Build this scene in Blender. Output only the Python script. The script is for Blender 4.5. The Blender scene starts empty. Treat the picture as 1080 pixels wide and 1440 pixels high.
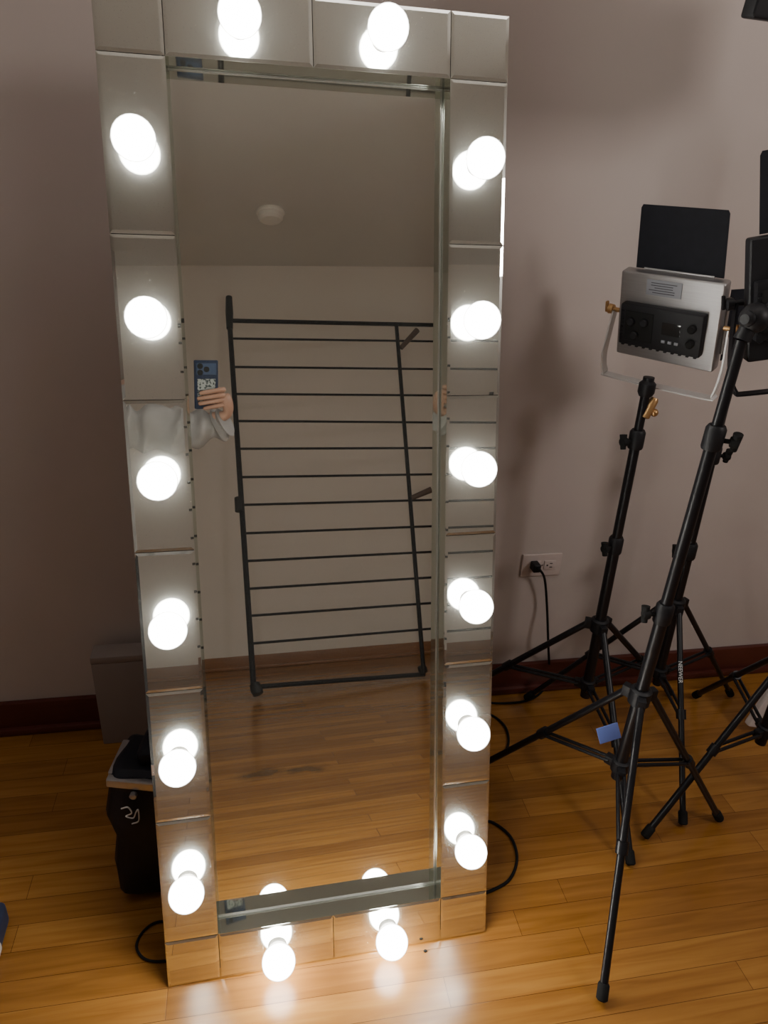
import bpy, bmesh, math, random
from mathutils import Vector, Matrix, Euler, noise
random.seed(7)
C = bpy.context.scene.collection
R = math.radians
V = Vector
# ------------------------------------------------------------------ camera
cam_d = bpy.data.cameras.new('camera'); cam = bpy.data.objects.new('camera', cam_d); C.objects.link(cam)
CP = V((0.169, -0.874, 1.412)); CR = Euler((R(64.32), R(-2.67), R(-11.71))).to_matrix()
cam.location = CP; cam.rotation_euler = CR.to_euler()
cam_d.sensor_fit = 'VERTICAL'; cam_d.sensor_height = 36; cam_d.lens = 25.0; cam_d.clip_start = 0.01
bpy.context.scene.camera = cam

# ------------------------------------------------------------------ layout helpers (survey rays)
def ray(px, py): return (CR @ V(((px-540)/1000, -(py-720)/1000, -1))).normalized()
def hit(o, d, p, n): return o + d*((p-o).dot(n)/d.dot(n))
def fl(px, py, z=0.0): return hit(CP, ray(px, py), V((0,0,z)), V((0,0,1)))
def aty(px, py, Y): return hit(CP, ray(px, py), V((0,Y,0)), V((0,1,0)))
TH = R(14.5); MR = Matrix.Rotation(-TH, 3, 'X'); MN = MR @ V((0,1,0))
GL = 0.045
def refl(px, py, p, n, off=GL):
    d = ray(px, py); q = hit(CP, d, MR @ V((0, off, 0)), MN)
    r = d - 2*d.dot(MN)*MN
    return hit(q, r, p, n)
WA = R(-1.6); E1 = V((math.cos(WA), math.sin(WA), 0)); E2 = V((-math.sin(WA), math.cos(WA), 0))
WP = V((-0.484, 0.768, 0)); W0 = WP.dot(E2)
Z = V((0,0,1))
FA = R(2.5); G1 = V((math.cos(FA), math.sin(FA), 0)); G2 = V((-math.sin(FA), math.cos(FA), 0))   # far wall, slightly out of square
OP = V((0.68, -3.47, 0)); D0 = 3.6
HC = (refl(240, 368, OP, G2).z + refl(606, 380, OP, G2).z)/2
def room(x, y, z=0): return E1*x + E2*y + Z*z

# ------------------------------------------------------------------ materials
def mat(name, col, rough=0.5, metal=0.0, noise_amt=0.0, nscale=20, bump=0.0, spec=0.5, coat=0, stretch=None):
    m = bpy.data.materials.new(name); m.use_nodes = True; nt = m.node_tree; b = nt.nodes['Principled BSDF']
    b.inputs['Base Color'].default_value = (*col, 1); b.inputs['Roughness'].default_value = rough
    b.inputs['Metallic'].default_value = metal; b.inputs['Specular IOR Level'].default_value = spec
    b.inputs['Coat Weight'].default_value = coat
    tc = nt.nodes.new('ShaderNodeTexCoord'); n = nt.nodes.new('ShaderNodeTexNoise')
    n.inputs['Scale'].default_value = nscale; n.inputs['Detail'].default_value = 4
    if stretch:
        mp = nt.nodes.new('ShaderNodeMapping'); mp.inputs['Scale'].default_value = stretch
        nt.links.new(tc.outputs['Object'], mp.inputs[0]); nt.links.new(mp.outputs[0], n.inputs['Vector'])
    else: nt.links.new(tc.outputs['Object'], n.inputs['Vector'])
    a = noise_amt
    if a:
        mx = nt.nodes.new('ShaderNodeMix'); mx.data_type = 'RGBA'
        mx.inputs[6].default_value = (*[c*(1-a) for c in col], 1); mx.inputs[7].default_value = (*[min(1, c*(1+a)) for c in col], 1)
        nt.links.new(n.outputs['Fac'], mx.inputs[0]); nt.links.new(mx.outputs[2], b.inputs['Base Color'])
    if bump:
        bp = nt.nodes.new('ShaderNodeBump'); bp.inputs['Strength'].default_value = bump; bp.inputs['Distance'].default_value = 0.002
        nt.links.new(n.outputs['Fac'], bp.inputs['Height']); nt.links.new(bp.outputs[0], b.inputs['Normal'])
    return m
S1 = refl(366, 1088, V((0,0,0)), Z); S2 = refl(436, 1081, V((0,0,0)), Z)
def floor_mat():
    m = bpy.data.materials.new('oak_planks'); m.use_nodes = True; nt = m.node_tree; b = nt.nodes['Principled BSDF']
    N = nt.nodes.new; L = nt.links.new
    tc = N('ShaderNodeTexCoord'); mp = N('ShaderNodeMapping'); mp.inputs['Rotation'].default_value = (0,0,R(1.6)); L(tc.outputs['Object'], mp.inputs[0])
    br = N('ShaderNodeTexBrick'); br.inputs['Scale'].default_value = 1; br.inputs['Brick Width'].default_value = 0.83; br.inputs['Row Height'].default_value = 0.057
    br.inputs['Mortar Size'].default_value = 0.0006; br.inputs['Mortar Smooth'].default_value = 0.3; br.offset = 0.37; br.offset_frequency = 2; br.squash = 1.35; br.squash_frequency = 3
    br.inputs['Color1'].default_value = (0.25,0.108,0.022,1); br.inputs['Color2'].default_value = (0.37,0.175,0.039,1); br.inputs['Mortar'].default_value = (0.10,0.036,0.008,1)
    L(mp.outputs[0], br.inputs['Vector'])
    m2 = N('ShaderNodeMapping'); m2.inputs['Scale'].default_value = (1.4, 24, 1); L(mp.outputs[0], m2.inputs[0])
    n = N('ShaderNodeTexNoise'); n.inputs['Scale'].default_value = 2.6; n.inputs['Detail'].default_value = 9; n.inputs['Distortion'].default_value = 0.7; L(m2.outputs[0], n.inputs['Vector'])
    cr = N('ShaderNodeValToRGB'); cr.color_ramp.elements[0].position = 0.30; cr.color_ramp.elements[0].color = (0.76,0.68,0.58,1); cr.color_ramp.elements[1].position = 0.70; cr.color_ramp.elements[1].color = (1.08,1.08,1.04,1)
    L(n.outputs['Fac'], cr.inputs[0])
    mx = N('ShaderNodeMix'); mx.data_type = 'RGBA'; mx.blend_type = 'MULTIPLY'; mx.inputs[0].default_value = 1
    L(br.outputs['Color'], mx.inputs[6]); L(cr.outputs[0], mx.inputs[7]); col = mx.outputs[2]
    # two old dark stains on the boards
    wn_ = N('ShaderNodeTexNoise'); wn_.inputs['Scale'].default_value = 14; L(tc.outputs['Object'], wn_.inputs['Vector'])
    for s_, sc in ((S1, 5.5), (S2, 7.5)):
        sb = N('ShaderNodeVectorMath'); sb.operation = 'SUBTRACT'; sb.inputs[1].default_value = (s_.x, s_.y, 0); L(tc.outputs['Object'], sb.inputs[0])
        ml = N('ShaderNodeVectorMath'); ml.operation = 'MULTIPLY'; ml.inputs[1].default_value = (sc, sc*1.6, 0); L(sb.outputs[0], ml.inputs[0])
        ln = N('ShaderNodeVectorMath'); ln.operation = 'LENGTH'; L(ml.outputs[0], ln.inputs[0])
        ad = N('ShaderNodeMath'); ad.operation = 'ADD'; L(ln.outputs['Value'], ad.inputs[0]); L(wn_.outputs['Fac'], ad.inputs[1])
        r_ = N('ShaderNodeMapRange'); r_.inputs[1].default_value = 0.70; r_.inputs[2].default_value = 1.15; r_.inputs[3].default_value = 0.42; r_.inputs[4].default_value = 1.0; L(ad.outputs[0], r_.inputs[0])
        mm = N('ShaderNodeMix'); mm.data_type = 'RGBA'; mm.blend_type = 'MULTIPLY'; mm.inputs[0].default_value = 1; L(col, mm.inputs[6]); L(r_.outputs[0], mm.inputs[7]); col = mm.outputs[2]
    L(col, b.inputs['Base Color'])
    n3 = N('ShaderNodeTexNoise'); n3.inputs['Scale'].default_value = 6; L(mp.outputs[0], n3.inputs['Vector'])
    mr = N('ShaderNodeMapRange'); mr.inputs[3].default_value = 0.14; mr.inputs[4].default_value = 0.28; L(n3.outputs['Fac'], mr.inputs[0]); L(mr.outputs[0], b.inputs['Roughness'])
    b.inputs['Specular IOR Level'].default_value = 0.38
    bp = N('ShaderNodeBump'); bp.inputs['Strength'].default_value = 0.2; bp.inputs['Distance'].default_value = 0.001; bp.invert = True
    L(br.outputs['Fac'], bp.inputs['Height']); L(bp.outputs[0], b.inputs['Normal'])
    return m
def mirror_mat(name, col, dust, rough2, spots=0.0, haze=0.01, sscale=150, rough1=0.008):
    m = bpy.data.materials.new(name); m.use_nodes = True; nt = m.node_tree; nt.nodes.remove(nt.nodes['Principled BSDF'])
    N = nt.nodes.new; L = nt.links.new; out = nt.nodes['Material Output']
    g = N('ShaderNodeBsdfGlossy'); g.inputs['Color'].default_value = (*col,1); g.inputs['Roughness'].default_value = rough1
    g2 = N('ShaderNodeBsdfGlossy'); g2.inputs['Color'].default_value = (0.82,0.83,0.77,1); g2.inputs['Roughness'].default_value = rough2
    d = N('ShaderNodeBsdfDiffuse'); d.inputs['Color'].default_value = (0.74,0.74,0.68,1)
    s1 = N('ShaderNodeMixShader'); s1.inputs[0].default_value = dust; L(g.outputs[0], s1.inputs[1]); L(g2.outputs[0], s1.inputs[2])
    tc = N('ShaderNodeTexCoord'); vo = N('ShaderNodeTexVoronoi'); vo.inputs['Scale'].default_value = sscale; L(tc.outputs['Object'], vo.inputs['Vector'])
    m1 = N('ShaderNodeMapRange'); m1.inputs[1].default_value = 0.20; m1.inputs[2].default_value = 0.06; m1.inputs[3].default_value = 0.0; m1.inputs[4].default_value = spots; L(vo.outputs['Distance'], m1.inputs[0])
    ad = N('ShaderNodeMath'); ad.operation = 'ADD'; ad.inputs[1].default_value = haze; L(m1.outputs[0], ad.inputs[0])
    s2 = N('ShaderNodeMixShader'); L(ad.outputs[0], s2.inputs[0]); L(s1.outputs[0], s2.inputs[1]); L(d.outputs[0], s2.inputs[2]); L(s2.outputs[0], out.inputs[0])
    return m
def bulb_mat():
    m = bpy.data.materials.new('lit_frosted_globe'); m.use_nodes = True; nt = m.node_tree; b = nt.nodes['Principled BSDF']
    N = nt.nodes.new; L = nt.links.new
    b.inputs['Base Color'].default_value = (0.9,0.9,0.88,1); b.inputs['Roughness'].default_value = 0.4
    b.inputs['Emission Color'].default_value = (1.0,0.98,0.91,1)
    lw = N('ShaderNodeLayerWeight'); lw.inputs['Blend'].default_value = 0.5
    mr = N('ShaderNodeMapRange'); mr.inputs[1].default_value = 0.12; mr.inputs[2].default_value = 0.86; mr.inputs[3].default_value = 58; mr.inputs[4].default_value = 2.0
    L(lw.outputs['Facing'], mr.inputs[0]); L(mr.outputs[0], b.inputs['Emission Strength'])
    m.cycles.emission_sampling = 'FRONT'; return m
M = {}
M['wall'] = mat('wall_paint_shaded', (0.50,0.438,0.405), 0.75, noise_amt=0.06, nscale=5, spec=0.2, bump=0.1)  # the wall paint with the mauve cast of its shaded side in the colour
M['wall_lit'] = mat('wall_paint_lit', (0.82,0.77,0.70), 0.75, noise_amt=0.03, nscale=3, spec=0.2)  # same paint, lightened: bulb light on the far wall put into the colour
M['ceil'] = mat('ceiling_paint', (0.72,0.71,0.67), 0.9, noise_amt=0.03, nscale=3, spec=0.1)
M['floor'] = floor_mat()
M['base'] = mat('dark_red_brown_wood', (0.085,0.020,0.014), 0.35, noise_amt=0.3, nscale=8, stretch=(1,10,10))
M['base2'] = mat('honey_wood_trim', (0.28,0.12,0.04), 0.4, noise_amt=0.3, nscale=8, stretch=(1,10,10))
M['glass'] = mirror_mat('centre_mirror', (0.92,0.94,0.90), 0.012, 0.25, 0.03, 0.010)
M['tile'] = mirror_mat('bevelled_mirror', (0.76,0.77,0.73), 0.10, 0.25, 0.20, 0.018, 240, 0.012)
M['strip'] = mirror_mat('inner_strip_mirror', (0.66,0.70,0.64), 0.08, 0.25, 0.0, 0.006, 150, 0.03)
M['bead'] = mat('silver_bead', (0.65,0.66,0.63), 0.22, 0.9)
M['back'] = mat('backing_board', (0.06,0.05,0.045), 0.7, noise_amt=0.2)
M['bulb'] = bulb_mat()
M['collar'] = mat('white_socket_plastic', (0.50,0.49,0.46), 0.4)
M['black'] = mat('black_satin_metal', (0.007,0.007,0.009), 0.36, noise_amt=0.2, nscale=40, spec=0.35)
M['plast'] = mat('black_plastic', (0.009,0.009,0.011), 0.5, noise_amt=0.2, nscale=60, spec=0.3)
M['flap'] = mat('black_flap_paint', (0.014,0.015,0.020), 0.65, noise_amt=0.2, nscale=60, spec=0.15)
M['rub'] = mat('black_rubber', (0.010,0.010,0.010), 0.8, noise_amt=0.2, spec=0.2)
M['silver'] = mat('brushed_silver', (0.36,0.35,0.35), 0.40, 0.85, noise_amt=0.15, nscale=12, stretch=(1,30,30))
M['yoke'] = mat('pale_aluminium', (0.62,0.61,0.60), 0.4, 0.4, noise_amt=0.05)
M['brass'] = mat('brass_fitting', (0.50,0.30,0.13), 0.35, 0.8, noise_amt=0.1)
M['lab'] = mat('pale_label', (0.24,0.25,0.28), 0.5, noise_amt=0.05)
M['ink'] = mat('dark_ink', (0.06,0.06,0.07), 0.6)
M['white'] = mat('white_print', (0.6,0.6,0.6), 0.5)
M['blue'] = mat('blue_tag', (0.09,0.13,0.36), 0.5, noise_amt=0.1)
M['plate'] = mat('outlet_plate', (0.54,0.46,0.43), 0.4, noise_amt=0.03)
M['dark'] = mat('slot_dark', (0.02,0.018,0.018), 0.6)
M['box'] = mat('taupe_box', (0.26,0.22,0.205), 0.6, noise_amt=0.05)
M['bag'] = mat('black_navy_nylon', (0.007,0.008,0.014), 0.55, noise_amt=0.4, nscale=30, bump=0.4, spec=0.25)
M['chrome'] = mat('shiny_trim', (0.45,0.45,0.46), 0.28, 0.8, noise_amt=0.3, nscale=40)
M['rack'] = mat('black_painted_steel', (0.006,0.006,0.009), 0.5, noise_amt=0.2, spec=0.2)
M['peg'] = mat('brown_plastic', (0.10,0.065,0.05), 0.5)
M['smoke'] = mat('off_white_plastic', (0.90,0.88,0.82), 0.5, noise_amt=0.03)
M['phone'] = mat('navy_phone', (0.010,0.022,0.060), 0.55, noise_amt=0.1, spec=0.25)
M['bump'] = mat('blue_camera_plate', (0.045,0.075,0.15), 0.5, noise_amt=0.05, spec=0.25)
M['lens'] = mat('lens_glass', (0.002,0.002,0.003), 0.4, spec=0.2)
M['screen'] = mat('phone_screen', (0.02,0.02,0.02), 0.1)
M['skin'] = mat('skin', (0.40,0.225,0.155), 0.5, noise_amt=0.08, nscale=30)
M['sleeve'] = mat('light_grey_cloth', (0.33,0.32,0.315), 0.85, noise_amt=0.15, nscale=25, bump=0.3, spec=0.1)
M['trou'] = mat('dark_trousers', (0.03,0.03,0.04), 0.85, noise_amt=0.2)
M['hair'] = mat('dark_hair', (0.02,0.013,0.01), 0.5, noise_amt=0.3, nscale=60, stretch=(1,1,0.1))
M['navy'] = mat('navy_cloth', (0.02,0.03,0.07), 0.7, noise_amt=0.2, bump=0.3)
M['pale'] = mat('pale_panel', (0.62,0.58,0.57), 0.6, noise_amt=0.05)
def card_mat():
    m = bpy.data.materials.new('spotted_card'); m.use_nodes = True; nt = m.node_tree; b = nt.nodes['Principled BSDF']; b.inputs['Roughness'].default_value = 0.5
    tc = nt.nodes.new('ShaderNodeTexCoord'); v = nt.nodes.new('ShaderNodeTexVoronoi'); v.inputs['Scale'].default_value = 150; nt.links.new(tc.outputs['Object'], v.inputs['Vector'])
    cr = nt.nodes.new('ShaderNodeValToRGB'); cr.color_ramp.interpolation = 'CONSTANT'; cr.color_ramp.elements[0].color = (0.02,0.035,0.04,1); cr.color_ramp.elements[1].position = 0.46; cr.color_ramp.elements[1].color = (0.33,0.36,0.35,1)
    nt.links.new(v.outputs['Distance'], cr.inputs[0]); nt.links.new(cr.outputs[0], b.inputs['Base Color']); return m
M['card'] = card_mat()

# ------------------------------------------------------------------ mesh helpers
def box(bm, c, s, rot=None, bev=0.0, seg=2):
    r = bmesh.ops.create_cube(bm, size=1); vs = r['verts']
    bmesh.ops.scale(bm, vec=s, verts=vs)
    if bev:
        es = list({e for v in vs for e in v.link_edges}); g = bmesh.ops.bevel(bm, geom=es, offset=bev, segments=seg, affect='EDGES', profile=0.6)
        vs = list({v for v in g['verts']} | {v for v in vs if v.is_valid})
        fs = set(f for v in vs for f in v.link_faces); vs = list({v for f in fs for v in f.verts})
    if rot is not None: bmesh.ops.rotate(bm, cent=(0,0,0), matrix=rot, verts=vs)
    bmesh.ops.translate(bm, vec=c, verts=vs)
    return vs
def tube(bm, pts, r, seg=12, flat=None):
    pts = [V(p) for p in pts]; n = len(pts); rr = r if isinstance(r, (list,tuple)) else [r]*n
    t = (pts[1]-pts[0]).normalized(); a = t.orthogonal().normalized(); rings = []
    for i, p in enumerate(pts):
        t2 = (pts[min(i+1,n-1)]-pts[max(i-1,0)]).normalized()
        a = (a - t2*a.dot(t2)).normalized(); b = t2.cross(a)
        rings.append([bm.verts.new(p + (a*math.cos(2*math.pi*k/seg) + b*math.sin(2*math.pi*k/seg))*rr[i]) for k in range(seg)])
    for i in range(n-1):
        for k in range(seg): bm.faces.new((rings[i][k], rings[i][(k+1)%seg], rings[i+1][(k+1)%seg], rings[i+1][k]))
    bm.faces.new(list(reversed(rings[0]))); bm.faces.new(rings[-1])
    return rings
def smooth_path(pts, k=8):
    pts = [V(p) for p in pts]; P = [pts[0]*2-pts[1]] + pts + [pts[-1]*2-pts[-2]]; out = []
    for i in range(1, len(P)-2):
        for j in range(k):
            t = j/k; a,b,c,d = P[i-1],P[i],P[i+1],P[i+2]
            out.append(0.5*((2*b)+(c-a)*t+(2*a-5*b+4*c-d)*t*t+(-a+3*b-3*c+d)*t**3))
    out.append(pts[-1]); return out
def ball(bm, c, r, u=24, v=16, sc=(1,1,1)):
    g = bmesh.ops.create_uvsphere(bm, u_segments=u, v_segments=v, radius=r)
    bmesh.ops.scale(bm, vec=sc, verts=g['verts']); bmesh.ops.translate(bm, vec=c, verts=g['verts']); return g['verts']
def lathe(bm, prof, p, ax, seg=32):
    ax = V(ax).normalized(); a = ax.orthogonal().normalized(); b = ax.cross(a); p = V(p); rings = []
    for r, h in prof:
        rings.append([bm.verts.new(p+ax*h+(a*math.cos(2*math.pi*k/seg)+b*math.sin(2*math.pi*k/seg))*max(r,1e-4)) for k in range(seg)])
    for i in range(len(rings)-1):
        for k in range(seg): bm.faces.new((rings[i][k], rings[i][(k+1)%seg], rings[i+1][(k+1)%seg], rings[i+1][k]))
    bm.faces.new(list(reversed(rings[0]))); bm.faces.new(rings[-1])
def mw(o):
    m = Matrix.LocRotScale(o.location, o.rotation_euler, o.scale)
    return (mw(o.parent) @ m) if o.parent else m
def obj(name, bm, m, parent=None, smooth=True, world=False, label=None):
    if world and parent: bm.transform(mw(parent).inverted())
    bmesh.ops.recalc_face_normals(bm, faces=bm.faces)
    me = bpy.data.meshes.new(name); bm.to_mesh(me); bm.free()
    if smooth:
        for p in me.polygons: p.use_smooth = True
        try: me.set_sharp_from_angle(angle=R(35))
        except Exception: pass
    me.materials.append(m)
    o = bpy.data.objects.new(name, me); C.objects.link(o)
    if parent: o.parent = parent
    if label: o['label'] = label
    return o
def B(): return bmesh.new()
def empty(name, label, cat, loc=(0,0,0), rot=(0,0,0), group=None):
    o = bpy.data.objects.new(name, None); o.empty_display_size = 0.05; C.objects.link(o)
    o.location = loc; o.rotation_euler = rot; o['label'] = label; o['category'] = cat
    if group: o['group'] = group
    return o
def tag(o, label, cat, group=None):
    o['label'] = label; o['category'] = cat
    if group: o['group'] = group
    return o
def struct(name, bm, m, smooth=False):
    o = obj(name, bm, m, None, smooth); o['kind'] = 'structure'; return o
def text(name, body, size, m, parent, mtx, extrude=0.0003, world=True):
    cu = bpy.data.curves.new(name, 'FONT'); cu.body = body; cu.size = size; cu.align_x = 'CENTER'; cu.align_y = 'CENTER'; cu.extrude = extrude
    t = bpy.data.objects.new('tmp', cu); C.objects.link(t); bpy.context.view_layer.update()
    me = bpy.data.meshes.new_from_object(t.evaluated_get(bpy.context.evaluated_depsgraph_get())); bpy.data.objects.remove(t)
    me.transform(mtx)
    if world: me.transform(mw(parent).inverted())
    me.name = name; me.materials.clear(); me.materials.append(m); o = bpy.data.objects.new(name, me); C.objects.link(o); o.parent = parent; return o

# ------------------------------------------------------------------ room
XL, XR = -1.9, 3.0
RW = Matrix.Rotation(WA, 3, 'Z')
b = B(); box(b, room((XL+XR)/2, (W0-D0)/2, -0.05), (XR-XL+0.4, W0+D0+0.4, 0.1), RW); struct('floor', b, M['floor'])
b = B(); box(b, room((XL+XR)/2, (W0-D0)/2, HC+0.05), (XR-XL+0.4, W0+D0+0.4, 0.1), RW); struct('ceiling', b, M['ceil'])
b = B(); box(b, room((XL+XR)/2, W0+0.05, HC/2), (XR-XL+0.2, 0.1, HC), RW); struct('wall_back', b, M['wall'])
GW = Matrix.Rotation(FA, 3, 'Z')
b = B(); box(b, OP-G2*0.05+Z*HC/2, (XR-XL+0.4, 0.1, HC), GW); struct('wall_front', b, M['wall_lit'])
b = B(); box(b, room(XL-0.05, (W0-D0)/2, HC/2), (0.1, W0+D0, HC), RW); struct('wall_left', b, M['wall'])
b = B(); box(b, room(XR+0.05, (W0-D0)/2, HC/2), (0.1, W0+D0, HC), RW); struct('wall_right', b, M['wall'])
b = B(); box(b, room((XL+XR)/2, W0-0.008, 0.05), (XR-XL, 0.016, 0.10), RW, 0.004)
box(b, room((XL+XR)/2, W0-0.018, 0.011), (XR-XL, 0.022, 0.022), RW, 0.008); struct('baseboard_back', b, M['base'], True)
b = B(); box(b, OP+G2*0.008+Z*0.045, (XR-XL, 0.016, 0.09), GW, 0.004)
box(b, OP+G2*0.018+Z*0.011, (XR-XL, 0.022, 0.022), GW, 0.008); struct('baseboard_front', b, M['base2'], True)

# ------------------------------------------------------------------ the mirror
T, c, W = 0.25, 0.0974, 0.6324; L = 6*T+2*c
mir = empty('vanity_mirror', 'tall leaning full-length mirror with glowing round bulbs around its border', 'mirror', (0,0,0.002), (-TH,0,0))
def tile(x0, x1, z0, z1):
    b = B(); g = 0.0006; bv = 0.005; th = 0.004
    x0 += g; x1 -= g; z0 += g; z1 -= g
    fr = [(x0+bv, 0, z0+bv), (x1-bv, 0, z0+bv), (x1-bv, 0, z1-bv), (x0+bv, 0, z1-bv)]
    md = [(x0, 0.0009, z0), (x1, 0.0009, z0), (x1, 0.0009, z1), (x0, 0.0009, z1)]
    bk = [(x0, th, z0), (x1, th, z0), (x1, th, z1), (x0, th, z1)]
    tl = V((random.uniform(-1,1), 0, random.uniform(-1,1)))*0.0022; cx, cz_ = (x0+x1)/2, (z0+z1)/2
    rs = [[b.verts.new((p[0], p[1]+(tl.x*(p[0]-cx)+tl.z*(p[2]-cz_)), p[2])) for p in r] for r in (fr, md)] + [[b.verts.new(p) for p in bk]]
    b.faces.new(rs[0]); b.faces.new(list(reversed(rs[2])))
    for a, d in ((rs[0], rs[1]), (rs[1], rs[2])):
        for k in range(4): b.faces.new((a[k], a[(k+1)%4], d[(k+1)%4], d[k]))
    obj('mirror_panel', b, M['tile'], mir, smooth=False)
for k in range(6):
    tile(0, c, c+k*T, c+(k+1)*T); tile(W-c, W, c+k*T, c+(k+1)*T)
for z0, z1 in ((0, c), (L-c, L)):
    tile(0, c, z0, z1); tile(W-c, W, z0, z1); tile(c, W/2, z0, z1); tile(W/2, W-c, z0, z1)
b = B(); v = [b.verts.new(p) for p in ((c,GL,c),(W-c,GL,c),(W-c,GL,L-c),(c,GL,L-c))]; b.faces.new(v)
v2 = [b.verts.new(p) for p in ((c,GL+.004,c),(W-c,GL+.004,c),(W-c,GL+.004,L-c),(c,GL+.004,L-c))]; b.faces.new(list(reversed(v2)))
for k in range(4): b.faces.new((v[k], v[(k+1)%4], v2[(k+1)%4], v2[k]))
obj('mirror_glass', b, M['glass'], mir, False, label='large clear centre mirror set back inside the border')
s = 0.002
for (x0,x1,z0,z1) in ((c-s,c,c,L-c),(W-c,W-c+s,c,L-c),(c,W-c,c-s,c),(c,W-c,L-c,L-c+s)):
    b = B(); box(b, ((x0+x1)/2, GL/2+0.0005, (z0+z1)/2), (x1-x0, GL-0.001, z1-z0)); obj('inner_edge_strip', b, M['strip'], mir, False)
yy_ = GL-0.0015       # thin silver beads where the strips meet the glass
for (p,q) in (((W-c-.0015,yy_,c),(W-c-.0015,yy_,L-c)),((c,yy_,c+.0015),(W-c,yy_,c+.0015)),((c,yy_,L-c-.0015),(W-c,yy_,L-c-.0015))):
    b = B(); box(b, (V(p)+V(q))/2, tuple(max(abs(a-d), 0.003) for a, d in zip(p,q)), bev=0.001); obj('glass_bead', b, M['bead'], mir, True)
b = B()
for (x0,x1,z0,z1) in ((0.002,c-s,0.02,L-0.002),(W-c+s,W-0.002,0.02,L-0.002),(c-s,W-c+s,0.02,c-s),(c-s,W-c+s,L-c+s,L-0.002)):
    box(b, ((x0+x1)/2, 0.0285, (z0+z1)/2), (x1-x0, 0.048, z1-z0))
box(b, (W/2, 0.0565, (L+0.03)/2), (W-0.02, 0.008, L-0.06)); obj('frame_body', b, M['back'], mir, False)
top = mw(mir) @ V((W/2, 0.062, 1.05)); b = B()      # rear prop so that it stands clear of the wall
ft = V((W/2, top.y+0.16, 0.006))
tube(b, [top, ft], 0.011); tube(b, [ft+V((-.12,0,.004)), ft+V((.12,0,.004))], 0.010); obj('rear_prop', b, M['back'], mir, world=True)
GR = 0.0315
def bulb(x, z):
    b = B(); n = V((0,-1,0)); cc = 0.0365
    prof = [(0.0125,0.006),(0.0130,0.0080)] + [(GR*math.sin(a), cc-GR*math.cos(a)) for a in [R(30+ i*(150/13)) for i in range(14)]]
    lathe(b, prof, (x,0,z), n, 24); o = obj('light_bulb', b, M['bulb'], mir)
    b = B(); lathe(b, [(0.018,0.0),(0.018,0.005),(0.0155,0.0075),(0.0127,0.0080)], (x,-0.0002,z), n, 24); obj('socket_ring', b, M['collar'], o)
for k in range(6):
    bulb(c/2, c+(k+.5)*T); bulb(W-c/2, c+(k+.5)*T)
for z in (c/2, L-c/2):
    bulb(c+(W/2-c)/2, z); bulb(W-c-(W/2-c)/2, z)

# ------------------------------------------------------------------ light stands
def stand(label, Cn, top, R_, angs, hub, zl, secs, knobs, name='light_stand', k_=1.0):
    root = empty(name, label, 'light stand', (Cn.x, Cn.y, 0), group='black tripod light stands beside the mirror')
    base = V((Cn.x, Cn.y, 0)); tp = V(top); ax = (tp-base)/tp.z
    def P(z): return base + ax*z
    rads = [0.0132*k_, 0.0113*k_, 0.0098*k_]
    for i, (a, d) in enumerate(secs):
        b = B(); tube(b, [P(a), P(d)], rads[min(i,2)], 16); obj('pole_section', b, M['black'], root, world=True)
        if i:
            b = B(); lathe(b, [(0.0160,-0.028),(0.0175,-0.024),(0.0175,0.010),(0.014,0.016)], P(a+0.03), ax, 20); cl = obj('clamp_collar', b, M['plast'], root, world=True)
            kd = V((math.cos(knobs[i-1]), math.sin(knobs[i-1]), 0)); p = P(a+0.02)
            b = B(); tube(b, [p+kd*0.012, p+kd*0.034], 0.0042, 10)
            sd = kd.cross(Z); tube(b, [p+kd*0.036-sd*0.004-Z*0.016, p+kd*0.036+Z*0.016+sd*0.004], [0.006,0.0085], 12); lathe(b, [(0.009,0.027),(0.011,0.032),(0.010,0.040),(0.004,0.042)], p, kd, 16)
            obj('knob', b, M['rub'], cl, world=True)
    for zz, rr, hh in ((hub, 0.022, 0.020), (zl, 0.019, 0.016)):
        b = B(); lathe(b, [(rr*0.8,-hh),(rr,-hh*0.8),(rr,hh*0.8),(rr*0.75,hh)], P(zz), ax, 24)
        for a in angs:
            d = V((math.cos(a), math.sin(a), 0)); box(b, P(zz)+d*(rr+0.004), (0.022,0.017,hh*1.3), Matrix.Rotation(a,3,'Z'), 0.002)
        obj('leg_collar', b, M['plast'], root, world=True)
    for i, a in enumerate(angs):
        d = V((math.cos(a), math.sin(a), 0)); h0 = P(hub)+d*0.028; f0 = base + d*R_ + Z*0.0105
        b = B(); tube(b, [h0, f0], 0.0080*k_, 12); lg = obj('leg', b, M['black'], root, world=True)
        u = (f0-h0).normalized()
        b = B(); tube(b, [f0-u*0.030, f0-u*0.026, f0-u*0.001, f0+u*0.002], [0.0090,0.0112,0.0112,0.008], 14); obj('rubber_foot', b, M['rub'], lg, world=True)
        mid = h0.lerp(f0, 0.5); b = B(); l0 = P(zl)+d*0.024
        sd = d.cross(Z).normalized()*0.007
        tube(b, [l0+sd, mid+sd], 0.0042, 8); tube(b, [l0-sd, mid-sd], 0.0042, 8); lathe(b, [(0.0122,-0.012),(0.0122,0.012)], mid, u, 14); obj('brace', b, M['black'], root, world=True)
    return root, P
def centre(foot, r, ang): return V((foot.x-r*math.cos(R(ang)), foot.y-r*math.sin(R(ang)), 0))
A_f = fl(888,1225); A_c = centre(A_f, 0.41, -98); A_top = aty(909,548,A_c.y)
fB1, fB2 = fl(845,1410), fl(1010,1155)
mB = (fB1+fB2)/2; dB = (fB2-fB1); rB = dB.length/math.sqrt(3); pB = V((-dB.y, dB.x, 0)).normalized(); B_c = mB + pB*rB*0.5
B_top = aty(1043,478,B_c.y)
C_f = fl(960,1165); C_c = centre(C_f, 0.35, -106); C_top = aty(1027,540,C_c.y)
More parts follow.
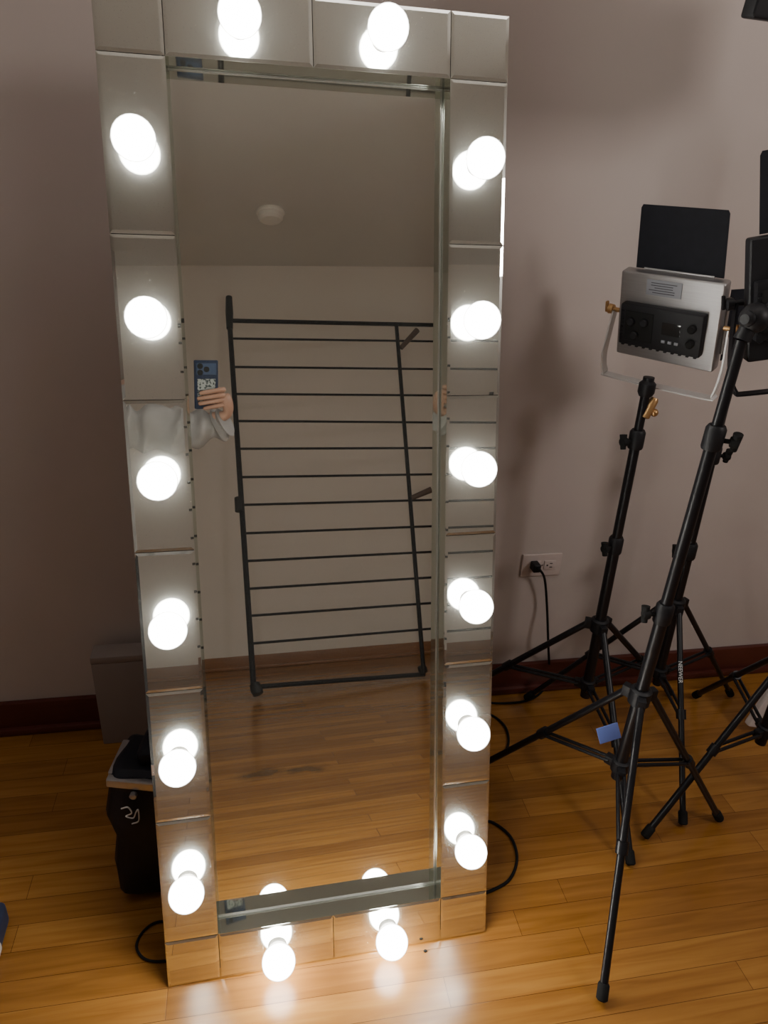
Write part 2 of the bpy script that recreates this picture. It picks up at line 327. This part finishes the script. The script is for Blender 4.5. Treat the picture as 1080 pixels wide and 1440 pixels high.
D_f = fl(905,1180); D_c = centre(D_f, 0.357, 196); D_top = V((D_c.x+0.02, D_c.y, 1.62))
def tri(a): return [R(a), R(a+120), R(a+240)]
def angof(cn, p): return math.degrees(math.atan2(p.y-cn.y, p.x-cn.x))
stA, PA = stand('black tripod stand holding the silver light panel', A_c, A_top, 0.40, [R(-98),R(20),R(150)], 0.39, 0.20, [(0.16,0.62),(0.60,0.90),(0.87,A_top.z)], [R(200), R(190)], k_=1.03)
stB, PB = stand('nearest black tripod stand with a blue tag by its leg collar', B_c, B_top, rB, tri(angof(B_c, fB1)), 0.46, 0.27, [(0.235,0.66),(0.64,1.02),(1.00,B_top.z)], [R(170), R(330)], k_=0.98)
stC, PC = stand('black tripod stand with white lettering down its leg', C_c, C_top, 0.345, [R(-106),R(14),R(152)], 0.42, 0.20, [(0.16,0.58),(0.56,0.84),(0.82,C_top.z)], [R(170), R(350)], k_=0.9)
stD, PD = stand('black tripod stand at right edge with only its crossing legs showing', D_c, D_top, 0.357, tri(196), 0.42, 0.20, [(0.16,0.7),(0.68,1.1),(1.08,D_top.z)], [R(0), R(0)])
b = B(); lathe(b, [(0.006,-0.03),(0.010,-0.028),(0.010,0.012),(0.007,0.018)], A_top+V((0.016,-0.006,-0.034)), (0.35,0,1), 16); ball(b, A_top+V((0.026,-0.008,-0.050)), 0.009, 12, 8); obj('brass_spigot', b, M['brass'], stA, world=True)
tp_ = aty(856,1031,B_c.y-0.06)
b = B(); vs = box(b, (0,0,0), (0.045,0.003,0.032), None, 0.001); bmesh.ops.transform(b, matrix=Matrix.Translation(tp_) @ Matrix.Rotation(R(-14),4,'Y') @ Matrix.Rotation(R(-25),4,'X'), verts=b.verts)
obj('tag', b, M['blue'], stB, world=True, label='small blue tag')
ca = R(-106); cd = V((math.cos(ca), math.sin(ca), 0)); h0 = PC(0.42)+cd*0.028; f0 = C_c+cd*0.345+Z*0.0105
u = (f0-h0).normalized(); p = h0.lerp(f0, 0.30); tocam = (CP-p).normalized(); nn = (tocam-u*tocam.dot(u)).normalized(); yy = nn.cross(u)
mt = Matrix((( u.x, yy.x, nn.x, p.x+nn.x*0.0076),( u.y, yy.y, nn.y, p.y+nn.y*0.0076),( u.z, yy.z, nn.z, p.z+nn.z*0.0076),(0,0,0,1)))
text('lettering', 'NEEWER', 0.014, M['white'], stC, mt)

# ------------------------------------------------------------------ studio lights
def panel(label, cen, az, tilt, w, h, body, black=False, doors=('top',), box_x=-0.005, roll=0, yoke=True):
    r = V((math.cos(R(az)), math.sin(R(az)), 0)); nb = V((r.y, -r.x, 0))     # nb: back normal
    up = Z*math.cos(R(tilt)) + nb*math.sin(R(tilt)); nb2 = r.cross(up)
    mtx = Matrix(((r.x, -nb2.x, up.x),(r.y, -nb2.y, up.y),(r.z, -nb2.z, up.z))) @ Matrix.Rotation(R(roll),3,'Y')
    root = empty('studio_light', label, 'studio light', cen, mtx.to_euler())
    b = B(); box(b, (0,0.012,0), (w,0.030,h), None, 0.006, 3); obj('body', b, body, root)
    b = B(); box(b, (0,0.0285,0), (w-0.012,0.004,h-0.012), None, 0.001); obj('diffuser', b, M['pale'], root)
    bh_ = h*0.48; bw_ = w*0.82; bz = -0.014
    b = B(); box(b, (box_x,-0.012,bz), (bw_,0.022,bh_), None, 0.004)
    for k in range(11): box(b, (box_x-bw_*0.45+k*bw_*0.09,-0.0125,bz-bh_/2-0.001), (0.006,0.018,0.004), None, 0.001)
    for k in range(8): box(b, (box_x-bw_*0.47,-0.0235,bz-bh_*0.36+k*bh_*0.10), (0.006,0.003,0.003))
    cb = obj('control_box', b, M['plast'], root)
    b = B(); box(b, (box_x-0.045,-0.0236,bz), (0.062,0.0018,bh_*0.72), None, 0.0006); obj('battery_plate', b, M['rub'], cb)
    for x, z in ((-0.062,0.010),(-0.032,0.012),(-0.052,-0.018),(0.070,0.016),(0.070,-0.016)):
        b = B(); lathe(b, [(0.0085,0),(0.0085,0.006),(0.0065,0.008)], (box_x+x,-0.0240,bz+z), (0,-1,0), 20); obj('dial', b, M['rub'] if x > 0 else M['plast'], cb)
    b = B(); box(b, (box_x+0.026,-0.0235,bz+0.006), (0.040,0.002,0.026), None, 0.0006); obj('display', b, M['screen'], cb)
    for k in range(3):
        b = B(); box(b, (box_x+0.012+k*0.014,-0.0240,bz-0.022), (0.008,0.003,0.006), None, 0.001); obj('button', b, M['lab'], cb)
    if not black:
        b = B(); box(b, (-0.012,-0.0042,h*0.36), (0.075,0.002,0.032), None, 0.0005); lb = obj('label_plate', b, M['lab'], root)
        b = B()
        for k in range(5): box(b, (-0.012-0.004*(k%2),-0.0055,h*0.36+0.010-0.005*k), (0.055-0.008*(k%3),0.0006,0.0014))
        obj('printed_lines', b, M['ink'], lb, False)
    q = h/2+0.052; wx = w/2+0.016
    if yoke:
        pts = [(-wx,0.012,0.0),(-wx-0.008,0.004,-q*0.40),(-wx-0.012,-0.004,-q*0.72),(-wx-0.004,-0.010,-q*0.95),(-wx+0.016,-0.012,-q),(wx-0.020,-0.012,-q),(wx-0.004,-0.010,-q*0.93),(wx+0.004,-0.002,-q*0.55),(wx,0.012,0.0)]
        b = B(); pp = smooth_path(pts, 6); prev = None
        for i in range(len(pp)):
            t_ = (pp[min(i+1,len(pp)-1)]-pp[max(i-1,0)]).normalized(); sd = V((0,1,0)); nrm = t_.cross(sd).normalized()
            cur = [b.verts.new(pp[i]+sd*0.010*a+nrm*0.0018*e) for a, e in ((-1,-1),(1,-1),(1,1),(-1,1))]
            if prev:
                for k in range(4): b.faces.new((prev[k], prev[(k+1)%4], cur[(k+1)%4], cur[k]))
            prev = cur
        obj('yoke', b, M['yoke'] if not black else M['black'], root)
        for sx in (-1,1):
            b = B(); lathe(b, [(0.005,-0.012),(0.005,0.003),(0.010,0.004),(0.011,0.014),(0.006,0.017)], (sx*wx,0.012,0), (sx,0,0), 16)
            box(b, (sx*(wx+0.02),0.012,0.004), (0.006,0.008,0.024), None, 0.002); obj('yoke_knob', b, M['brass'] if not black else M['plast'], root)
    def door(p0, ax, out, ln, wd):
        b = B(); a0 = V(p0); ax = V(ax); out = V(out); n_ = ax.cross(out).normalized()*0.0009; vs = []
        for s_ in (-1,1):
            for (aa, oo) in ((-.5,0),(.5,0),(.48,.95),(.46,1),(-.46,1),(-.48,.95)): vs.append(b.verts.new(a0+ax*ln*aa+out*wd*oo+n_*s_))
        b.faces.new(vs[:6]); b.faces.new(list(reversed(vs[6:])))
        for k in range(6): b.faces.new((vs[k], vs[(k+1)%6], vs[6+(k+1)%6], vs[6+k]))
        d = obj('barn_door', b, M['flap'], root, False)
        b = B(); tube(b, [a0-ax*ln*0.4, a0+ax*ln*0.4], 0.003, 8); obj('hinge', b, M['silver'] if not black else M['black'], d)
    if 'top' in doors: door((0.004,0.020,h/2+0.002), (1,0,0), V((-0.04,0.03,1)).normalized(), w*0.84, 0.125)
    if 'right' in doors: door((w/2+0.003,0.022,0), (0,0,1), V((0.75,0.65,0)).normalized(), h*0.8, 0.09)
    if 'left' in doors: door((-w/2-0.003,0.022,0), (0,0,1), V((-0.85,0.5,0)).normalized(), h*0.8, 0.16)
    return root
lpc = aty(938, 451, A_c.y)
panel('silver-backed light panel with black control box and raised black flap', lpc, -56, 14, 0.218, 0.186, M['silver'], doors=('top','right'))
b = B(); lathe(b, [(0.014,-0.014),(0.018,-0.006),(0.018,0.014),(0.012,0.020),(0.012,0.028)], A_top, (0,0,1), 18); obj('mount_socket', b, M['plast'], stA, world=True)
bpc = aty(1146, 412, B_c.y+0.03)
panel('black light panel cut off by the right edge above the nearest stand', bpc, -20, 0, 0.205, 0.205, M['plast'], True, doors=('top',), box_x=-0.012, roll=-13)
b = B(); ball(b, B_top+V((0.014,0,0.035)), 0.024); tube(b, [B_top, B_top+V((0.012,0,0.04))], [0.014,0.012]); tube(b, [B_top+V((0.014,0,0.035)), B_top+V((0.040,-0.02,0.065)), bpc+V((-0.03,-0.020,-0.05))], [0.012,0.012,0.010])
lathe(b, [(0.009,0.0),(0.013,0.012),(0.013,0.026),(0.008,0.03)], B_top+V((0.014,0,0.035)), (-1,-0.4,0), 16)
obj('ball_joint', b, M['plast'], stB, world=True)
dlc = aty(1240,-96,D_c.y)
panel('black light panel at the top right corner of the photo', dlc, 5, 8, 0.36, 0.24, M['plast'], True, doors=('top','right'), yoke=False)  # body enlarged out of view to shade the upper right wall
b = B(); tube(b, [D_top, D_top+V((0,0,0.03)), V((dlc.x+0.08, dlc.y+0.05, dlc.z)), V((dlc.x, dlc.y+0.032, dlc.z))], 0.010); obj('boom_arm', b, M['black'], stD, world=True)

# ------------------------------------------------------------------ pale board at right edge
b = B(); vs = box(b, (0,0,0), (0.13,0.02,0.27), Matrix.Rotation(R(16),3,'Y'), 0.006)
zmin = min(v.co.z for v in b.verts); p0 = fl(1100,1040); bmesh.ops.translate(b, vec=V((p0.x,p0.y+0.04,-zmin)), verts=b.verts)
tag(obj('reflector_board', b, M['pale']), 'pale slanted board at the right edge behind the tripod legs', 'board')

# ------------------------------------------------------------------ outlet and cord
def wallp(px, py, off=0.0): return hit(CP, ray(px,py), WP - E2*off, E2)
oc = wallp(761, 794, 0.004)
out = empty('wall_outlet', 'beige wall outlet with a black plug in it', 'outlet', oc, (0,0,WA))
b = B(); box(b, (0,0,0), (0.116,0.006,0.070), None, 0.0025, 3); obj('cover_plate', b, M['plate'], out)
for sx in (-0.020, 0.024):
    b = B(); box(b, (sx,-0.0035,0), (0.034,0.004,0.028), None, 0.0015); rc = obj('receptacle', b, M['plate'], out)
    b = B()
    for dz in (-0.006,0.006): box(b, (sx+0.003,-0.0058,dz), (0.008,0.0008,0.002))
    lathe(b, [(0.0025,0),(0.0025,0.0006)], (sx-0.008,-0.0056,0), (0,-1,0), 12); obj('slot', b, M['dark'], rc, False)
b = B(); lathe(b, [(0.0025,0),(0.0025,0.001)], (0.002,-0.0032,0), (0,-1,0), 12); obj('screw', b, M['silver'], out)
FLz = 0.004
pl = wallp(753,797,0.030)
pts = [pl, pl-E2*0.012+V((0.010,0,-0.005)), wallp(766,815,0.035), wallp(769,850,0.03), wallp(771,905,0.05), fl(772,950,0.03), fl(764,970,FLz), fl(742,985,FLz), fl(700,989,FLz), fl(660,985,FLz), fl(650,1000,FLz),
       fl(685,1003,FLz), fl(709,1020,FLz), fl(715,1045,FLz), fl(703,1064,FLz), fl(675,1075,FLz), fl(650,1110,FLz), fl(665,1148,FLz), fl(694,1157,FLz), fl(718,1177,FLz), fl(727,1207,FLz), fl(717,1236,FLz), fl(692,1252,FLz), fl(660,1262,FLz)]
cord = empty('power_cord', 'black power cord looping on the floor beside the mirror from the outlet', 'cord', (pts[6].x, pts[6].y, 0))
b = B(); tube(b, smooth_path(pts, 8), 0.0034, 8); obj('cable', b, M['rub'], cord, world=True)
b = B(); vs = box(b, (0,0,0), (0.022,0.030,0.024), None, 0.005, 3); bmesh.ops.transform(b, matrix=Matrix.Translation(wallp(753,797,0.022)) @ Matrix.Rotation(WA,4,'Z'), verts=b.verts); obj('plug', b, M['plast'], cord, world=True)
pts = [fl(262,1300,FLz), fl(225,1296,FLz), fl(203,1308,FLz), fl(192,1330,FLz), fl(203,1348,FLz), fl(228,1352,FLz), fl(262,1345,FLz)]
b = B(); tube(b, smooth_path(pts, 8), 0.0026, 8); tag(obj('cable_loop', b, M['rub']), 'thin black cable loop on the floor at the mirror lower left corner', 'cable')

# ------------------------------------------------------------------ beige box by the baseboard
q0 = fl(150, 1028); bh = aty(140, 908, q0.y).z; bw = 0.26; dp = 0.055; by0 = W0-0.032-dp
bp0 = room(q0.dot(E1), by0)
bx = empty('storage_box', 'plain taupe box against the baseboard behind the mirror left side', 'box', (bp0.x, bp0.y, 0), (0,0,WA))
b = B(); box(b, (bw/2, dp/2, (bh-0.02)/2), (bw, dp, bh-0.02), None, 0.004); obj('body', b, M['box'], bx)
b = B(); box(b, (bw/2, dp/2, bh-0.010), (bw+0.001, dp+0.001, 0.020), None, 0.004); obj('lid', b, M['box'], bx)

# ------------------------------------------------------------------ bag behind the mirror
g0 = fl(200, 1286); g1 = aty(165, 1112, g0.y)
bh = min(g1.z-0.004, 0.40)
bag = empty('equipment_bag', 'black nylon bag with white scribble and shiny top trim behind the mirror', 'bag', (g0.x+0.086, g0.y+0.090, 0), (0,0,R(-12)))
b = B(); box(b, (0,0,bh/2), (0.24,0.15,bh), None, 0.036, 4)
bmesh.ops.subdivide_edges(b, edges=b.edges[:], cuts=3, use_grid_fill=True)
for v in b.verts:
    n_ = noise.noise(v.co*10); n2 = noise.noise(v.co*24+V((3,1,2))); zz = v.co.z/bh
    k = 0.97+0.06*math.sin(zz*math.pi); v.co.x *= k*(1+0.10*n_); v.co.y *= k*(1+0.28*n_+0.10*n2); v.co.z = max(0.001, v.co.z+0.020*n_*zz)
obj('bag_body', b, M['bag'], bag)
b = B(); box(b, (0.03,0.012,bh+0.010), (0.19,0.110,0.070), Matrix.Rotation(R(-12),3,'Y'), 0.030, 4)
bmesh.ops.subdivide_edges(b, edges=b.edges[:], cuts=2, use_grid_fill=True)
for v in b.verts: v.co.z += 0.022*noise.noise(v.co*14); v.co.y += 0.012*noise.noise(v.co*18)
obj('top_flap', b, M['bag'], bag)
b = B(); box(b, (-0.022,-0.066,bh-0.024), (0.180,0.016,0.020), Matrix.Rotation(R(5),3,'Y'), 0.004, 3)
box(b, (-0.106,-0.012,bh-0.012), (0.014,0.09,0.014), None, 0.004, 3); obj('shiny_trim', b, M['chrome'], bag)
b = B(); lathe(b, [(0.007,0),(0.007,0.008),(0.004,0.010)], (-0.060,-0.074,bh-0.040), (0,-1,0), 14); obj('clasp', b, M['chrome'], bag)
b = B(); tube(b, smooth_path([(-0.045,0.01,bh+0.0),(-0.045,0.01,bh+0.035),(-0.02,0.01,bh+0.062),(0.04,0.01,bh+0.065),(0.08,0.01,bh+0.04),(0.075,0.01,bh+0.0)], 6), 0.009, 10); obj('handle', b, M['bag'], bag)
b = B()
sc = [(-0.084,-0.0885,bh-0.068),(-0.07,-0.090,bh-0.062),(-0.064,-0.091,bh-0.076),(-0.076,-0.091,bh-0.085),(-0.062,-0.092,bh-0.088),(-0.055,-0.092,bh-0.072),(-0.050,-0.092,bh-0.066),(-0.052,-0.092,bh-0.095),(-0.066,-0.092,bh-0.104)]
tube(b, smooth_path([(x, y+0.003, z) for x,y,z in sc], 5), 0.0014, 6); obj('scribble_mark', b, M['white'], bag)

n0 = fl(-22, 1335); po = empty('navy_pouch', 'dark blue cloth pouch cut off by the left edge on the floor', 'pouch', (n0.x, n0.y, 0))
b = B(); box(b, (0,0.0,0.03), (0.07,0.12,0.06), None, 0.016, 4); obj('pouch_body', b, M['navy'], po)
b = B(); box(b, (0.012,-0.035,0.018), (0.05,0.055,0.022), None, 0.006, 3); obj('pale_edge', b, M['pale'], po)
q = fl(598,1338); b = B(); ball(b, (q.x,q.y,0.002), 0.003, 12, 8, (1.3,1,0.7)); tag(obj('plastic_bit', b, M['rub']), 'tiny black bit lying on the floor below the mirror', 'debris')

# ------------------------------------------------------------------ things seen in the mirror: drying rack
F1 = refl(362, 985, V((0,0,0)), Z); F2 = refl(595, 955, V((0,0,0)), Z); T1 = refl(556, 458, OP+G2*0.22, G2)
RN = (F2-F1).cross(T1-F1).normalized()
if RN.y < 0: RN = -RN
def rk(px, py): return refl(px, py, F1, RN)
rack = empty('drying_rack', 'black metal drying rack leaning on the far wall, seen in the mirror', 'drying rack', (F1.x, F1.y, 0))
def ext(a, b_, k): return b_ + (b_-a)*k
def rod(name, pts, r, parent=rack, seg=10, m='rack'):
    b = B(); tube(b, pts, r, seg); return obj(name, b, M[m], parent, world=True)
lp = lambda y: 321 + (y-425)*0.0665
rod('side_post', [rk(321,425), rk(357,972)], 0.016)
K = 0.40
tl = rk(325,451); tr = rk(606,457); rod('top_bar', [tl, ext(tl,tr,K)], 0.014)
ends = [ext(tl,tr,K)]
for yl, yr in zip([476,516,554,592,631,671,710,750,789,828,866,905],[480,519,556,594,630,667,703,740,776,812,848,884]):
    a = rk(lp(yl), yl); d = rk(606, yr); e = ext(a,d,K); ends.append(e); rod('rung', [a, e], 0.0072)
rod('side_post', [ends[0]+(ends[0]-ends[-1])*0.03, ends[-1]+(ends[-1]-ends[0])*0.04], 0.014)
off = RN*0.022
rod('inner_post', [rk(556,460)+off, rk(594,948)+off], 0.013)
rod('bottom_bar', [rk(357,966), rk(597,948)], 0.013)
for (p, q_, nme, k) in (((323,462),(322,418),'post_cap',1.0),((358,962),(364,992),'foot_cap',1.35),((592,936),(597,953),'foot_cap',1.1)):
    a, d = rk(*p), rk(*q_); a.z = max(a.z, 0.034); d.z = max(d.z, 0.034); rod(nme, [a, a.lerp(d,0.5), d], [0.021*k,0.025*k,0.021*k], m='plast', seg=12)
rod('joint_block', [rk(336,700), rk(337,719)], [0.027,0.027], m='plast')
for (p, q_) in (((562,492),(582,472)),((577,702),(601,694))):
    a = rk(*p)+off; d = rk(*q_)+RN*0.07; rod('folding_arm', [a, d], [0.016,0.020], m='peg')
sd = refl(380, 297, V((0,0,HC)), Z)
sm = empty('smoke_detector', 'round white smoke detector on the ceiling, seen in the mirror', 'smoke detector', (sd.x, sd.y, HC))
b = B(); lathe(b, [(0.082,0),(0.086,-0.012),(0.080,-0.022)], (0,0,0), (0,0,1), 32); obj('mounting_ring', b, M['smoke'], sm)
b = B(); lathe(b, [(0.074,-0.019),(0.074,-0.044),(0.060,-0.058),(0.02,-0.061)], (0,0,0), (0,0,1), 32); obj('detector_cover', b, M['smoke'], sm)

# ------------------------------------------------------------------ phone and person
FW = CR @ V((0,0,-1))
pc = refl(290, 541, CP - FW*0.014, FW)
ph = empty('smartphone', 'dark blue phone in a spotted case held up in the mirror', 'phone', pc, CR.to_euler())
b = B(); box(b, (0,0,0), (0.079,0.164,0.010), None, 0.0045, 4); obj('phone_body', b, M['phone'], ph)
b = B(); box(b, (0,0.054,-0.0062), (0.066,0.038,0.004), None, 0.0018, 3); cb = obj('camera_bump', b, M['bump'], ph)
for x, y in ((-0.021,0.064),(-0.021,0.043),(0.000,0.0535)):
    b = B(); lathe(b, [(0.0095,0),(0.0095,0.0015),(0.0080,0.0018)], (x,y,-0.008), (0,0,-1), 20); obj('lens', b, M['lens'], cb)
b = B(); box(b, (0,-0.022,-0.0060), (0.060,0.086,0.003), None, 0.001); obj('card_holder', b, M['card'], ph, label='pale card holder with dark spots')
b = B(); box(b, (0,0,0.0052), (0.073,0.158,0.001), None, 0.0003); obj('screen', b, M['screen'], ph)
PH = Matrix.Translation(pc) @ CR.to_4x4()
def hl(x, y, z): return PH @ V((x,y,z))
per = empty('person', 'person in a loose light grey top holding up the phone', 'person', (-0.62,-1.02,0))
def skinobj(name, chains, m, parent, sub=2):
    vs, es, rad, roots = [], [], [], []
    for ch in chains:
        pts, link = ch[0], (ch[1] if len(ch) > 1 else None)
        prev = link
        if link is None: roots.append(len(vs))
        for p, r in pts:
            vs.append(V(p)); rad.append(r)
            if prev is not None: es.append((prev, len(vs)-1))
            prev = len(vs)-1
    inv = mw(parent).inverted(); me = bpy.data.meshes.new(name); me.from_pydata([inv @ v for v in vs], es, [])
    o = bpy.data.objects.new(name, me); C.objects.link(o); o.parent = parent; me.materials.append(m)
    md = o.modifiers.new('skin', 'SKIN'); md.use_smooth_shade = True
    for i, v in enumerate(me.skin_vertices[0].data):
        r = rad[i]; v.radius = r if isinstance(r, tuple) else (r, r); v.use_root = i in roots
    s_ = o.modifiers.new('sub', 'SUBSURF'); s_.levels = sub; s_.render_levels = sub
    return o
bx_, by_ = -0.62, -1.02
pel = V((bx_,by_,0.92)); wr = hl(0.080,-0.108,0.014); el = hl(-0.26,-0.145,0.10); shR = V((bx_+0.17,by_+0.02,1.345))
pk = hl(0.060,-0.034,0.006)
main = [((pel), (0.13,0.10)), (pel+V((0,0,0.16)), (0.115,0.085)), (pel+V((0,0,0.33)), (0.13,0.09)), (V((bx_,by_,1.35)), (0.09,0.07)), (V((bx_,by_+0.01,1.43)), 0.048), (V((bx_,by_+0.025,1.50)), (0.065,0.075)), (V((bx_,by_+0.02,1.58)), (0.074,0.09)), (V((bx_,by_+0.01,1.64)), (0.055,0.065))]
chains = [(main,), ([(shR,0.05),(el,0.038),(hl(-0.04,-0.150,0.05),0.034),(wr,(0.025,0.019)),(hl(0.076,-0.070,0.011),(0.029,0.017)),(pk,(0.033,0.014))], 3),
  ([(V((bx_-0.17,by_+0.02,1.345)),0.05),(V((bx_-0.24,by_,1.08)),0.038),(V((bx_-0.25,by_+0.04,0.84)),0.024),(V((bx_-0.25,by_+0.05,0.76)),(0.034,0.016))], 3),
  ([(V((bx_-0.09,by_,0.84)),0.085),(V((bx_-0.10,by_+0.01,0.48)),0.055),(V((bx_-0.10,by_-0.01,0.09)),0.036),(V((bx_-0.11,by_+0.10,0.035)),(0.034,0.026))], 0),
  ([(V((bx_+0.09,by_,0.84)),0.085),(V((bx_+0.10,by_+0.01,0.48)),0.055),(V((bx_+0.10,by_-0.01,0.09)),0.036),(V((bx_+0.11,by_+0.10,0.035)),(0.034,0.026))], 0)]
for i, (y0, ln) in enumerate(((-0.018,0.074),(-0.036,0.082),(-0.053,0.078),(-0.070,0.062))):   # four fingers wrap over the back
    r = 0.0085-0.0006*(i==3)
    a = hl(0.062,y0,0.004); p1 = hl(0.048,y0+0.002,-0.010); p2 = hl(0.048-ln*0.45,y0-0.001,-0.0175); p3 = hl(0.048-ln*0.78,y0-0.005,-0.0165); p4 = hl(0.048-ln,y0-0.009,-0.013)
    chains.append(([(a,r*1.15),(p1,r*1.1),(p2,r),(p3,r*0.93),(p4,r*0.8)],))
chains.append(([(hl(0.066,-0.062,0.014),0.013),(hl(0.058,-0.040,0.024),0.011),(hl(0.040,-0.018,0.021),0.0098),(hl(0.022,-0.002,0.016),0.0085)],))
skinobj('body', chains, M['skin'], per)
for s_ in (-1,1):
    b = B(); ball(b, (bx_+s_*0.030, by_+0.098, 1.575), 0.012); obj('eye', b, M['white'], per, world=True)
b = B(); ball(b, (bx_, by_-0.005, 1.60), 0.098, 28, 20, (0.92,1.05,1.05))
for v in list(b.verts):
    if v.co.y > by_+0.045 and v.co.z < 1.64: v.co.y = by_+0.045
ball(b, (bx_, by_-0.08, 1.50), 0.07, 20, 14, (1,0.7,1.6)); obj('hair', b, M['hair'], per, world=True)
def cloth(name, path, radii, m, seed=0, amp=0.008, seg=40, k=10):
    b = B(); pp = smooth_path(path, k); n_ = len(pp); rr = []
    for i in range(n_):
        t_ = i/(n_-1)*(len(radii)-1); j = min(int(t_), len(radii)-2); rr.append(radii[j]*(1-(t_-j))+radii[j+1]*(t_-j))
    rings = tube(b, pp, rr, seg)
    for i, rg in enumerate(rings):
        for v in rg:
            d_ = (v.co-pp[i]).normalized(); v.co += d_*(amp*(noise.noise(V((v.co.x*16+seed, v.co.y*16, v.co.z*16)))+0.6*math.sin(i*9.0/k+4*noise.noise(v.co*9))))
    return obj(name, b, m, per, world=True)
cloth('sleeve', [hl(0.068,-0.130,0.018), hl(0.035,-0.150,0.035), hl(-0.06,-0.165,0.055), hl(-0.18,-0.158,0.085), el+V((0,0,-0.01)), el.lerp(shR,0.4), shR+V((-0.02,0,-0.01))], [0.036,0.052,0.072,0.074,0.070,0.070,0.075], M['sleeve'], 0, 0.018, 56, 14)
cloth('sleeve', [V((bx_-0.245,by_+0.03,0.90)), V((bx_-0.24,by_,1.08)), V((bx_-0.16,by_+0.01,1.34))], [0.045,0.056,0.072], M['sleeve'], 3)
b = B(); secs = [(0.80,0.185,0.135),(0.95,0.175,0.13),(1.12,0.165,0.12),(1.28,0.185,0.12),(1.36,0.165,0.10),(1.40,0.075,0.065)]; prev = None
for z, rx, ry in secs:
    cur = [b.verts.new((bx_+rx*math.cos(2*math.pi*k/40)*(1+0.02*math.sin(k*2.3+z*9)), by_+ry*math.sin(2*math.pi*k/40), z)) for k in range(40)]
    if prev:
        for k in range(40): b.faces.new((prev[k], prev[(k+1)%40], cur[(k+1)%40], cur[k]))
    prev = cur
obj('top', b, M['sleeve'], per, world=True)
for s_ in (-1,1):
    cloth('trouser_leg', [V((bx_+s_*0.085,by_,0.92)), V((bx_+s_*0.10,by_+0.01,0.5)), V((bx_+s_*0.10,by_-0.005,0.08))], [0.105,0.078,0.058], M['trou'], 5, 0.004)
    b = B(); box(b, (bx_+s_*0.11, by_+0.06, 0.035), (0.085,0.25,0.066), None, 0.028, 4); obj('shoe', b, M['rub'], per, world=True)

# ------------------------------------------------------------------ added soft lights, no lamps of the room: one along the ceiling, one high on the right that throws the panel shadows
def area(name, loc, aim, sx, sy, e, col):
    ld = bpy.data.lights.new(name, 'AREA'); ld.shape = 'RECTANGLE'; ld.size = sx; ld.size_y = sy; ld.energy = e; ld.color = col
    lo = bpy.data.objects.new(name, ld); C.objects.link(lo); lo.location = loc; lo.rotation_euler = (V(aim)-V(loc)).to_track_quat('-Z','Y').to_euler()
area('added_ceiling_fill', (0.35,-0.22,HC-0.04), (0.35,-0.22,0), 2.8, 0.45, 9, (1.0,0.93,0.89))  # added fill that lifts the dim walls, no fixture behind it
area('added_shadow_light', (2.15,-1.2,2.15), (0.8,0.75,1.2), 0.42, 0.42, 17, (1.0,0.92,0.88))  # added and placed so the panels shadow the upper right wall
w = bpy.data.worlds.new('world'); bpy.context.scene.world = w; w.use_nodes = True; w.node_tree.nodes['Background'].inputs[0].default_value = (0.3,0.25,0.27,1); w.node_tree.nodes['Background'].inputs[1].default_value = 0.3
